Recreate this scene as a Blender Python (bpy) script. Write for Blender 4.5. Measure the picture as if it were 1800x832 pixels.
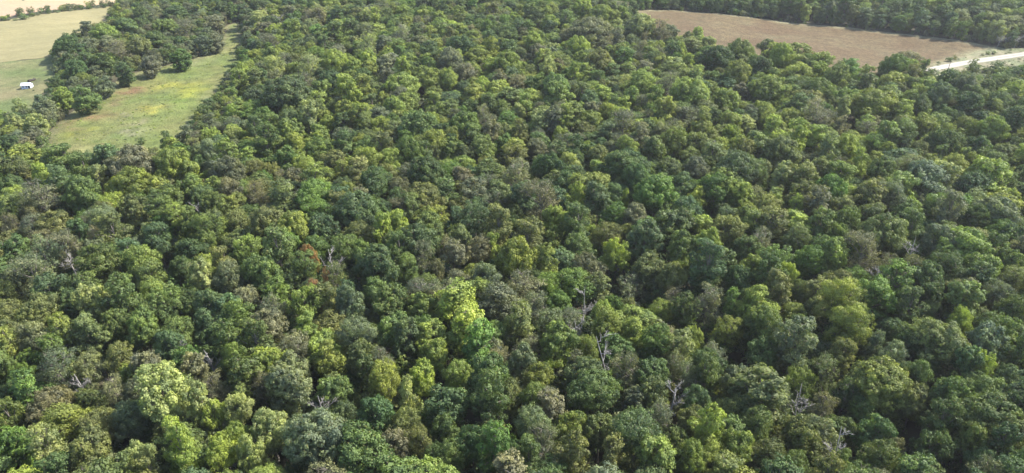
import bpy, bmesh, math, random
import numpy as np
from mathutils import Vector, Matrix
from mathutils.geometry import delaunay_2d_cdt

random.seed(7)
rng = np.random.default_rng(7)
scene = bpy.context.scene
for o in list(bpy.data.objects):
    bpy.data.objects.remove(o)

# ------------------------------------------------------------------ camera
CAM_H = 114.0
PITCH = math.radians(30.3)          # below the horizon
FPX = 1285.0                        # focal length in pixels of the 1800 px wide photograph
cam_d = bpy.data.cameras.new('camera')
cam_d.sensor_width = 36.0
cam_d.lens = 36.0 * FPX / 1800.0
cam_d.clip_start = 1.0
cam_d.clip_end = 12000.0
cam = bpy.data.objects.new('camera', cam_d)
scene.collection.objects.link(cam)
cam.location = (0, 0, CAM_H)
cam.rotation_euler = (math.radians(90) - PITCH, 0, 0)
scene.camera = cam

# ------------------------------------------------------------------ sky and sun
SUN_AZ = math.radians(72)           # clockwise from +Y: the sun stands to the right of the view
SUN_EL = math.radians(46)
world = bpy.data.worlds.new('World')
scene.world = world
world.use_nodes = True
wn = world.node_tree.nodes
wl = world.node_tree.links
sky = wn.new('ShaderNodeTexSky')
sky.sky_type = 'NISHITA'
sky.sun_disc = False
sky.sun_elevation = SUN_EL
sky.sun_rotation = SUN_AZ
sky.air_density = 1.0
sky.dust_density = 1.5
wl.new(sky.outputs[0], wn['Background'].inputs[0])
wn['Background'].inputs[1].default_value = 0.15
sd = bpy.data.lights.new('sun', 'SUN')
sd.energy = 4.6
sd.angle = math.radians(0.53)
sd.color = (1.0, 0.95, 0.87)
sun = bpy.data.objects.new('sun', sd)
scene.collection.objects.link(sun)
sdir = Vector((math.sin(SUN_AZ) * math.cos(SUN_EL), math.cos(SUN_AZ) * math.cos(SUN_EL), math.sin(SUN_EL)))
sun.rotation_euler = sdir.to_track_quat('Z', 'Y').to_euler()
scene.view_settings.view_transform = 'Standard'
scene.view_settings.look = 'None'
scene.view_settings.exposure = 1.5
scene.view_settings.gamma = 1.0
scene.cycles.max_bounces = 5
scene.cycles.diffuse_bounces = 3
scene.cycles.transmission_bounces = 3
scene.cycles.glossy_bounces = 1

# ------------------------------------------------------------------ terrain and projection
def ray(px, py):
    u = (px - 900.0) / FPX
    v = (py - 416.0) / FPX
    f = (0.0, math.cos(PITCH), -math.sin(PITCH))
    d = (0.0, -math.sin(PITCH), -math.cos(PITCH))
    return Vector((u, f[1] + v * d[1], f[2] + v * d[2]))

def flat_at(px, py, z=0.0):
    r = ray(px, py)
    t = (z - CAM_H) / r.z
    return (r.x * t, r.y * t)

def project(x, y, z):
    dy, dz = y, z - CAM_H
    zc = dy * math.cos(PITCH) - dz * math.sin(PITCH)
    v = (-dy * math.sin(PITCH) - dz * math.cos(PITCH)) / zc
    return 900 + FPX * x / zc, 416 + FPX * v, zc

GULLY = [flat_at(*p) for p in [(1085, 500), (1160, 560), (1260, 630), (1420, 705), (1560, 765), (1650, 850)]]
def seg_dist(x, y, pts):
    best = 1e9
    for (ax, ay), (bx, by) in zip(pts[:-1], pts[1:]):
        dx, dy = bx - ax, by - ay
        t = ((x - ax) * dx + (y - ay) * dy) / (dx * dx + dy * dy)
        t = min(1, max(0, t))
        best = min(best, math.hypot(x - ax - t * dx, y - ay - t * dy))
    return best

def T(x, y):
    z = 1.8 * math.sin(x / 63.0 + 1.1) * math.cos(y / 81.0 + .3) + 1.1 * math.sin(x / 29.0 + y / 41.0) \
        + 0.5 * math.sin(x / 13.0 - y / 17.0)
    g = seg_dist(x, y, GULLY)
    if g < 30:
        z -= 5.0 * math.exp(-(g / 10.0) ** 2)
    if y < 60:
        z *= max(0.0, y / 60.0)
    return z

def at(px, py, h=0.0):
    z = h
    for _ in range(5):
        x, y = flat_at(px, py, z)
        z = T(x, y) + h
    return x, y

# ------------------------------------------------------------------ materials
def new_mat(name):
    m = bpy.data.materials.new(name)
    m.use_nodes = True
    nt = m.node_tree
    for n in list(nt.nodes):
        nt.nodes.remove(n)
    out = nt.nodes.new('ShaderNodeOutputMaterial')
    return m, nt, out

def ramp(nt, stops):
    r = nt.nodes.new('ShaderNodeValToRGB')
    e = r.color_ramp.elements
    while len(e) < len(stops):
        e.new(0.5)
    for k, (p, c) in enumerate(stops):
        e[k].position = p
        e[k].color = (c[0], c[1], c[2], 1)
    return r

def mixc(nt, mode, fac, a, b):
    m = nt.nodes.new('ShaderNodeMix')
    m.data_type = 'RGBA'
    m.blend_type = mode
    for sock, val in ((m.inputs[0], fac), (m.inputs[6], a), (m.inputs[7], b)):
        if isinstance(val, (int, float)):
            sock.default_value = val
        elif isinstance(val, tuple):
            sock.default_value = (val[0], val[1], val[2], 1)
        else:
            nt.links.new(val, sock)
    return m.outputs[2]

def noise(nt, vec, scale, detail=4, rough=.6):
    n = nt.nodes.new('ShaderNodeTexNoise')
    n.inputs['Scale'].default_value = scale
    n.inputs['Detail'].default_value = detail
    n.inputs['Roughness'].default_value = rough
    if vec is not None:
        nt.links.new(vec, n.inputs['Vector'])
    return n

def leaf_material():
    m, nt, out = new_mat('foliage')
    tint = nt.nodes.new('ShaderNodeAttribute')
    tint.attribute_type = 'INSTANCER'
    tint.attribute_name = 'tint'
    var = nt.nodes.new('ShaderNodeAttribute')
    var.attribute_type = 'GEOMETRY'
    var.attribute_name = 'leafvar'          # x: leaf by leaf value, y: clump by clump value, z: yellowing
    sep = nt.nodes.new('ShaderNodeSeparateXYZ')
    nt.links.new(var.outputs['Vector'], sep.inputs[0])
    r1 = ramp(nt, [(0, (.62, .66, .62)), (.5, (1, 1, 1)), (1, (1.5, 1.42, 1.35))])
    nt.links.new(sep.outputs[0], r1.inputs[0])
    r2 = ramp(nt, [(0, (.66, .73, .78)), (.5, (1, 1, 1)), (1, (1.32, 1.30, 1.0))])
    nt.links.new(sep.outputs[1], r2.inputs[0])
    c = mixc(nt, 'MULTIPLY', 1.0, tint.outputs['Color'], r1.outputs[0])
    c = mixc(nt, 'MULTIPLY', 1.0, c, r2.outputs[0])
    c = mixc(nt, 'MIX', sep.outputs[2], c, (.22, .17, .06))
    d = nt.nodes.new('ShaderNodeBsdfPrincipled')
    d.inputs['Roughness'].default_value = 0.62
    d.inputs['Specular IOR Level'].default_value = 0.28
    nt.links.new(c, d.inputs['Base Color'])
    tr = nt.nodes.new('ShaderNodeBsdfTranslucent')
    c2 = mixc(nt, 'MULTIPLY', 1.0, c, (1.15, 1.25, .6))
    nt.links.new(c2, tr.inputs[0])
    mx = nt.nodes.new('ShaderNodeMixShader')
    mx.inputs[0].default_value = 0.32
    nt.links.new(d.outputs[0], mx.inputs[1])
    nt.links.new(tr.outputs[0], mx.inputs[2])
    nt.links.new(mx.outputs[0], out.inputs[0])
    return m

def simple_mat(name, stops, scale, rough=.9, bump=0.0, coord='Object', stretch=None, detail=5):
    m, nt, out = new_mat(name)
    tc = nt.nodes.new('ShaderNodeTexCoord')
    v = tc.outputs[coord]
    if stretch:
        mp = nt.nodes.new('ShaderNodeMapping')
        mp.inputs['Scale'].default_value = stretch
        nt.links.new(v, mp.inputs[0])
        v = mp.outputs[0]
    n = noise(nt, v, scale, detail)
    r = ramp(nt, stops)
    nt.links.new(n.outputs[0], r.inputs[0])
    b = nt.nodes.new('ShaderNodeBsdfPrincipled')
    b.inputs['Roughness'].default_value = rough
    b.inputs['Specular IOR Level'].default_value = .25
    nt.links.new(r.outputs[0], b.inputs['Base Color'])
    if bump:
        bp = nt.nodes.new('ShaderNodeBump')
        bp.inputs['Distance'].default_value = bump
        nt.links.new(n.outputs[0], bp.inputs['Height'])
        nt.links.new(bp.outputs[0], b.inputs['Normal'])
    nt.links.new(b.outputs[0], out.inputs[0])
    return m

def painted_field_material(name, scale=.25, bump=.25, stretch=(1, 1, 1), amount=.5, rot=0.0):
    """vegetation colours come from the mesh's own patch colours, broken up by grain"""
    m, nt, out = new_mat(name)
    at_ = nt.nodes.new('ShaderNodeAttribute')
    at_.attribute_type = 'GEOMETRY'
    at_.attribute_name = 'patch'
    tc = nt.nodes.new('ShaderNodeTexCoord')
    mp = nt.nodes.new('ShaderNodeMapping')
    mp.inputs['Scale'].default_value = stretch
    mp.inputs['Rotation'].default_value = (0, 0, rot)
    nt.links.new(tc.outputs['Object'], mp.inputs[0])
    n = noise(nt, mp.outputs[0], scale, 6, .65)
    n2 = noise(nt, tc.outputs['Object'], scale * 5, 4, .7)
    lo, hi = 1 - amount, 1 + amount
    r = ramp(nt, [(.25, (lo, lo, lo)), (.5, (1, 1, 1)), (.75, (hi, hi * .98, hi * .95))])
    r2 = ramp(nt, [(.3, (1 - amount * .8,) * 3), (.7, (1 + amount * .8,) * 3)])
    nt.links.new(n.outputs[0], r.inputs[0])
    nt.links.new(n2.outputs[0], r2.inputs[0])
    c = mixc(nt, 'MULTIPLY', 1.0, at_.outputs['Color'], r.outputs[0])
    c = mixc(nt, 'MULTIPLY', 1.0, c, r2.outputs[0])
    b = nt.nodes.new('ShaderNodeBsdfPrincipled')
    b.inputs['Roughness'].default_value = .95
    b.inputs['Specular IOR Level'].default_value = .1
    nt.links.new(c, b.inputs['Base Color'])
    bp = nt.nodes.new('ShaderNodeBump')
    bp.inputs['Distance'].default_value = bump
    nt.links.new(n2.outputs[0], bp.inputs['Height'])
    nt.links.new(bp.outputs[0], b.inputs['Normal'])
    nt.links.new(b.outputs[0], out.inputs[0])
    return m

M_LEAF = leaf_material()
M_BARK = simple_mat('bark', [(.3, (.09, .075, .06)), (.7, (.2, .18, .15))], 3.0, bump=.03)
M_DEAD = simple_mat('dead_wood', [(.3, (.15, .14, .125)), (.7, (.30, .285, .265))], 2.0, bump=.02)
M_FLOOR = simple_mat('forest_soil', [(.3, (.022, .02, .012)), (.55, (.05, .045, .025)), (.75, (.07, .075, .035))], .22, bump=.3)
M_GRAVEL = simple_mat('pale_gravel', [(.3, (.30, .27, .215)), (.6, (.38, .35, .29)), (.8, (.43, .40, .34))], .55, bump=.05)
M_FIELD = painted_field_material('meadow_plants', .22, .4, amount=.34)
M_STUBBLE = painted_field_material('stubble', .12, .15, stretch=(1, 4.0, 1), amount=.14, rot=.25)
M_TRACK = painted_field_material('packed_gravel', .6, .06, amount=.10)
M_CROP = painted_field_material('ripe_crop', .5, .5, stretch=(1, 1.3, 1), amount=.5, rot=-.35)

# ------------------------------------------------------------------ small mesh helpers
def link(o):
    scene.collection.objects.link(o)
    return o

def mesh_obj(name, me, parent=None):
    o = link(bpy.data.objects.new(name, me))
    if parent:
        o.parent = parent
    return o

def tag(o, label=None, cat=None, group=None, kind=None):
    if label: o['label'] = label
    if cat: o['category'] = cat
    if group: o['group'] = group
    if kind: o['kind'] = kind
    return o

def mesh_arrays(name, verts, faces_n, mats, smooth=False, mat_idx=None):
    """verts Nx3, faces_n: list of (array of faces with k corners)"""
    me = bpy.data.meshes.new(name)
    verts = np.asarray(verts, dtype=np.float32)
    me.vertices.add(len(verts))
    me.vertices.foreach_set('co', verts.ravel())
    loops = np.concatenate([f.ravel() for f in faces_n]).astype(np.int32)
    tot = np.concatenate([np.full(len(f), f.shape[1]) for f in faces_n]).astype(np.int32)
    start = np.concatenate([[0], np.cumsum(tot)[:-1]]).astype(np.int32)
    me.loops.add(len(loops))
    me.loops.foreach_set('vertex_index', loops)
    me.polygons.add(len(tot))
    me.polygons.foreach_set('loop_start', start)
    me.polygons.foreach_set('loop_total', tot)
    if mat_idx is not None:
        me.polygons.foreach_set('material_index', np.asarray(mat_idx, dtype=np.int32))
    me.update(calc_edges=True)
    if smooth:
        me.polygons.foreach_set('use_smooth', np.ones(len(tot), dtype=bool))
    for m in mats:
        me.materials.append(m)
    return me

class Tubes:
    def __init__(s):
        s.v, s.f = [], []
    def add(s, pts, radii, n=6):
        base = len(s.v)
        pts = [Vector(p) for p in pts]
        for i, p in enumerate(pts):
            a = pts[max(0, i - 1)]
            b = pts[min(len(pts) - 1, i + 1)]
            d = (b - a).normalized()
            q = d.to_track_quat('Z', 'Y')
            for k in range(n):
                t = 2 * math.pi * k / n
                s.v.append(p + q @ Vector((math.cos(t) * radii[i], math.sin(t) * radii[i], 0)))
        for i in range(len(pts) - 1):
            for k in range(n):
                a = base + i * n + k
                b = base + i * n + (k + 1) % n
                s.f.append((a, b, b + n, a + n))
        s.v.append(pts[-1]); c = len(s.v) - 1
        for k in range(n):
            a = base + (len(pts) - 1) * n + k
            b = base + (len(pts) - 1) * n + (k + 1) % n
            s.f.append((a, b, c, c))
    def arrays(s):
        v = np.array([tuple(p) for p in s.v])
        q = [f for f in s.f if f[2] != f[3]]
        t = [f[:3] for f in s.f if f[2] == f[3]]
        return v, np.array(q), np.array(t)
    def mesh(s, name, mat):
        v, q, t = s.arrays()
        return mesh_arrays(name, v, [q, t], [mat], smooth=True)

def wiggle(p, q, n, amt, r):
    p, q = Vector(p), Vector(q)
    out = []
    for i in range(n + 1):
        t = i / n
        w = amt * math.sin(math.pi * t) if i not in (0, n) else 0
        out.append(p.lerp(q, t) + Vector((r.uniform(-w, w), r.uniform(-w, w), r.uniform(-w, w) * .6)))
    return out

# ------------------------------------------------------------------ tree shapes
# each shape: list of lobes (centre, radius), leaf density/size, trunk height
def make_shape(kind, seed):
    r = random.Random(seed)
    lobes = []
    if kind == 'round':
        R, H, cz = 4.6, 14.0, 8.6
        rz = 5.2
        n = 22
    elif kind == 'oval':
        R, H, cz = 3.7, 16.0, 9.2
        rz = 6.8
        n = 22
    elif kind == 'airy':
        R, H, cz = 4.2, 14.5, 8.6
        rz = 5.6
        n = 14
    elif kind == 'wide':
        R, H, cz = 5.6, 13.5, 8.8
        rz = 4.6
        n = 30
    elif kind == 'column':
        R, H, cz = 2.5, 15.5, 8.2
        rz = 7.2
        n = 13
    elif kind == 'feather':
        R, H, cz = 4.4, 13.5, 8.3
        rz = 5.2
        n = 18
    elif kind == 'edge':
        R, H, cz = 4.2, 11.0, 5.6
        rz = 5.6
        n = 24
    elif kind == 'bush':
        R, H, cz = 2.0, 3.2, 1.5
        rz = 1.6
        n = 7
    k = 0
    tries = 0
    off = (r.uniform(-.16, .16) * R, r.uniform(-.16, .16) * R) if kind != 'bush' else (0, 0)
    ph, am = r.uniform(0, 6.28), r.uniform(.05, .22)
    while k < n and tries < 400:
        tries += 1
        # points spread through the crown's dome
        u = r.uniform(-1, 1); th = r.uniform(0, 2 * math.pi)
        z = u if kind in ('oval', 'column', 'bush', 'edge') else (abs(u) ** .8 if r.random() < .62 else -abs(u) * .8)
        s = math.sqrt(max(0, 1 - z * z))
        rad = r.uniform(.5, 1.0)
        lr = R * r.uniform(.25, .46) if kind not in ('column', 'bush') else R * r.uniform(.5, .72)
        if kind == 'feather': lr *= 1.15
        fl = 1.25 * (1 + am * math.cos(2 * th + ph) + am * .6 * math.cos(3 * th - ph))
        up = max(0, z)
        p = Vector((math.cos(th) * s * (R - lr) * rad * fl + off[0] * up, math.sin(th) * s * (R - lr) * rad * fl + off[1] * up,
                    cz + z * max(.3, rz - lr * .75)))
        if any((p - q).length < (lr + lq) * .5 for q, lq in lobes):
            continue
        lobes.append((p, lr)); k += 1
    lobes.append((Vector((0, 0, cz)), R * .52))
    return lobes, R, H, cz, rz

def build_crown(kind, seed):
    lobes, R, H, cz, rz = make_shape(kind, seed)
    g = np.random.default_rng(seed)
    C, N, S, V = [], [], [], []
    leaf = {'round': .28, 'oval': .28, 'airy': .22, 'wide': .29, 'column': .28, 'feather': .22, 'bush': .2, 'edge': .28}[kind] * random.Random(seed).uniform(.76, 1.0)
    for li, (c, lr) in enumerate(lobes):
        c = np.array(c)
        # clumps on the lobe's surface
        ncl = int({'round': 15, 'oval': 15, 'airy': 12, 'wide': 15, 'column': 15, 'feather': 14, 'bush': 8, 'edge': 15}[kind] * (lr / 2.0) ** 1.6) + 6
        lobe_v = g.uniform(.1, .9)
        for k in range(ncl):
            d = g.normal(size=3)
            d[2] = d[2] * .8 + .25
            d /= np.linalg.norm(d)
            cr = lr * g.uniform(.26, .46) if kind != 'airy' else lr * g.uniform(.22, .5)
            rr = lr * g.uniform(.66, .98) if kind != 'airy' else lr * g.uniform(.6, 1.15)
            cc = c + d * rr * np.array([1, 1, .85])
            # leave out clumps buried in other lobes
            if any(np.linalg.norm(cc - np.array(q)) < lq * .62 for j, (q, lq) in enumerate(lobes) if j != li):
                continue
            cv = np.clip(lobe_v + g.normal() * .2, 0, 1)
            dens = {'round': 58, 'oval': 58, 'airy': 50, 'wide': 60, 'column': 60, 'feather': 72, 'bush': 60, 'edge': 46}[kind]
            nl = int(dens * (cr / .75) ** 2) + 8
            dd = g.normal(size=(nl, 3))
            dd += d * .55 + np.array([0, 0, .25])
            dd /= np.linalg.norm(dd, axis=1)[:, None]
            rad = cr * (g.uniform(.62, 1.12, size=(nl, 1)) ** 1.0 + (g.random((nl, 1)) < .12) * g.uniform(0, .5, size=(nl, 1)) if kind != 'airy' else g.uniform(.3, 1.35, size=(nl, 1)))
            pos = cc + dd * rad * np.array([1.05, 1.05, .85])
            nn = dd * 1.0 + d * .35 + g.normal(size=(nl, 3)) * (.42 if kind != 'airy' else .6)
            nn /= np.linalg.norm(nn, axis=1)[:, None]
            C.append(pos); N.append(nn)
            S.append(leaf * g.uniform(.7, 1.35, size=nl))
            vv = np.zeros((nl, 3))
            vv[:, 0] = np.clip(g.normal(.5, .19, size=nl), 0, 1)
            vv[:, 1] = cv
            vv[:, 2] = (g.random(nl) < .03) * .5
            V.append(vv)
        # darker filling leaves inside the lobe so that light does not pass straight through
        nin = int((40 if kind != 'airy' else 10) * (lr / 2) ** 2)
        dd = g.normal(size=(nin, 3)); dd /= np.linalg.norm(dd, axis=1)[:, None]
        C.append(c + dd * lr * g.uniform(.45, .72, size=(nin, 1)))
        N.append(dd)
        S.append(np.full(nin, leaf * 2.4) * g.uniform(.8, 1.3, size=nin))
        vv = np.zeros((nin, 3)); vv[:, 0] = .4; vv[:, 1] = lobe_v
        V.append(vv)
    C = np.concatenate(C); N = np.concatenate(N); S = np.concatenate(S); V = np.concatenate(V)
    n = len(C)
    a = g.normal(size=(n, 3))
    t1 = np.cross(N, a); t1 /= np.linalg.norm(t1, axis=1)[:, None]
    t2 = np.cross(N, t1)
    s = S[:, None]
    # a leaf spray: a kinked four-cornered blade
    e = s * .62
    v0 = C - t1 * e
    v1 = C - t2 * e * .72 + N * e * .18
    v2 = C + t1 * e * 1.05 - N * e * .12
    v3 = C + t2 * e * .72 + N * e * .18
    verts = np.stack([v0, v1, v2, v3], axis=1).reshape(-1, 3)
    faces = np.arange(n * 4).reshape(-1, 4)
    var = np.repeat(V, 4, axis=0)
    q = R / np.percentile(np.hypot(verts[:, 0], verts[:, 1]), 96)
    verts[:, 0] *= q; verts[:, 1] *= q
    lobes = [(Vector((p.x * q, p.y * q, p.z)), lr * q) for p, lr in lobes]
    return verts, faces, var, lobes, R, H, cz

def build_trunk(kind, seed, lobes, R, H, cz):
    r = random.Random(seed + 99)
    t = Tubes()
    if kind == 'bush':
        for c, lr in lobes[:5]:
            t.add(wiggle((r.uniform(-.2, .2), r.uniform(-.2, .2), -.3), c, 3, .12, r), [.06, .05, .04, .02], 4)
        return t
    fork = Vector((r.uniform(-.3, .3), r.uniform(-.3, .3), cz * .52))
    top = Vector((r.uniform(-.5, .5), r.uniform(-.5, .5), H * .88))
    r0 = .30
    stem = wiggle((0, 0, -.8), fork, 3, .15, r) + wiggle(fork, top, 4, .3, r)[1:]
    rad = [r0 * 1.5, r0 * 1.05, r0 * .95, r0 * .85, r0 * .6, r0 * .42, r0 * .25, r0 * .1]
    t.add(stem, rad, 7)
    for c, lr in lobes[:-1]:
        s = fork.lerp(top, min(.8, max(0, (c.z - fork.z) / (top.z - fork.z) * .55)))
        pts = wiggle(s, c, 3, .25, r)
        t.add(pts, [.14, .11, .08, .04], 5)
        m = 9 if kind == 'airy' else 3
        for _ in range(m):
            d = Vector((r.gauss(0, 1), r.gauss(0, 1), r.gauss(.4, .8))).normalized()
            ln = lr * (r.uniform(.9, 1.25) if kind == 'airy' else r.uniform(.6, .95))
            t.add(wiggle(c, c + d * ln, 2, .15, r), [.05, .035, .012], 3)
    return t

KINDS = ['round'] * 7 + ['oval'] * 5 + ['airy'] * 4 + ['wide'] * 3 + ['column'] * 2 + ['feather'] * 4 + ['bush'] * 3 + ['edge'] * 3
VAR = {}
SHAPES = []
lib = bpy.data.collections.new('tree_library')
for i, kd in enumerate(KINDS):
    v, f, var, lobes, R, H, cz = build_crown(kd, 100 + i)
    cm = mesh_arrays('crown_' + kd, v, [f], [M_LEAF])
    a = cm.attributes.new('leafvar', 'FLOAT_VECTOR', 'POINT')
    a.data.foreach_set('vector', var.astype(np.float32).ravel())
    tr = build_trunk(kd, 100 + i, lobes, R, H, cz)
    tm = tr.mesh('trunk_' + kd, M_BARK)
    # one-piece copy for the far woodland
    tv, tq, tt = tr.arrays()
    off = len(v)
    jm = mesh_arrays('whole_' + kd, np.concatenate([v, tv]), [f, tq + off, tt + off], [M_LEAF, M_BARK],
                     mat_idx=[0] * len(f) + [1] * (len(tq) + len(tt)))
    a = jm.attributes.new('leafvar', 'FLOAT_VECTOR', 'POINT')
    a.data.foreach_set('vector', np.concatenate([var, np.full((len(tv), 3), .5)]).astype(np.float32).ravel())
    jo = bpy.data.objects.new('source_%02d' % i, jm)
    lib.objects.link(jo)
    SHAPES.append(dict(kind=kd, crown=cm, trunk=tm, R=R, H=H, cz=cz))
    VAR.setdefault(kd, []).append(i)

# ------------------------------------------------------------------ colours of the crowns
TINT = {
    'D': (.064, .106, .034), 'G': (.108, .152, .041), 'B': (.084, .128, .054), 'O': (.142, .160, .053),
    'L': (.175, .215, .050), 'Y': (.215, .265, .055), 'P': (.245, .275, .102), 'S': (.138, .162, .088),
    'N': (.154, .154, .090), 'K': (.105, .165, .038), 'R': (.30, .170, .080),
}
WORD = {'D': 'dark green', 'G': 'mid green', 'B': 'bluish green', 'O': 'olive', 'L': 'light green', 'Y': 'yellow-green',
        'P': 'pale creamy green', 'S': 'grey-green', 'N': 'brownish grey', 'K': 'fresh green', 'R': 'rusty orange'}
SHAPEWORD = {'round': 'rounded', 'oval': 'upright', 'airy': 'thin-leaved', 'wide': 'spreading', 'column': 'slim column-like',
             'feather': 'soft domed', 'bush': 'bushy', 'edge': 'low-branched'}

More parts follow.
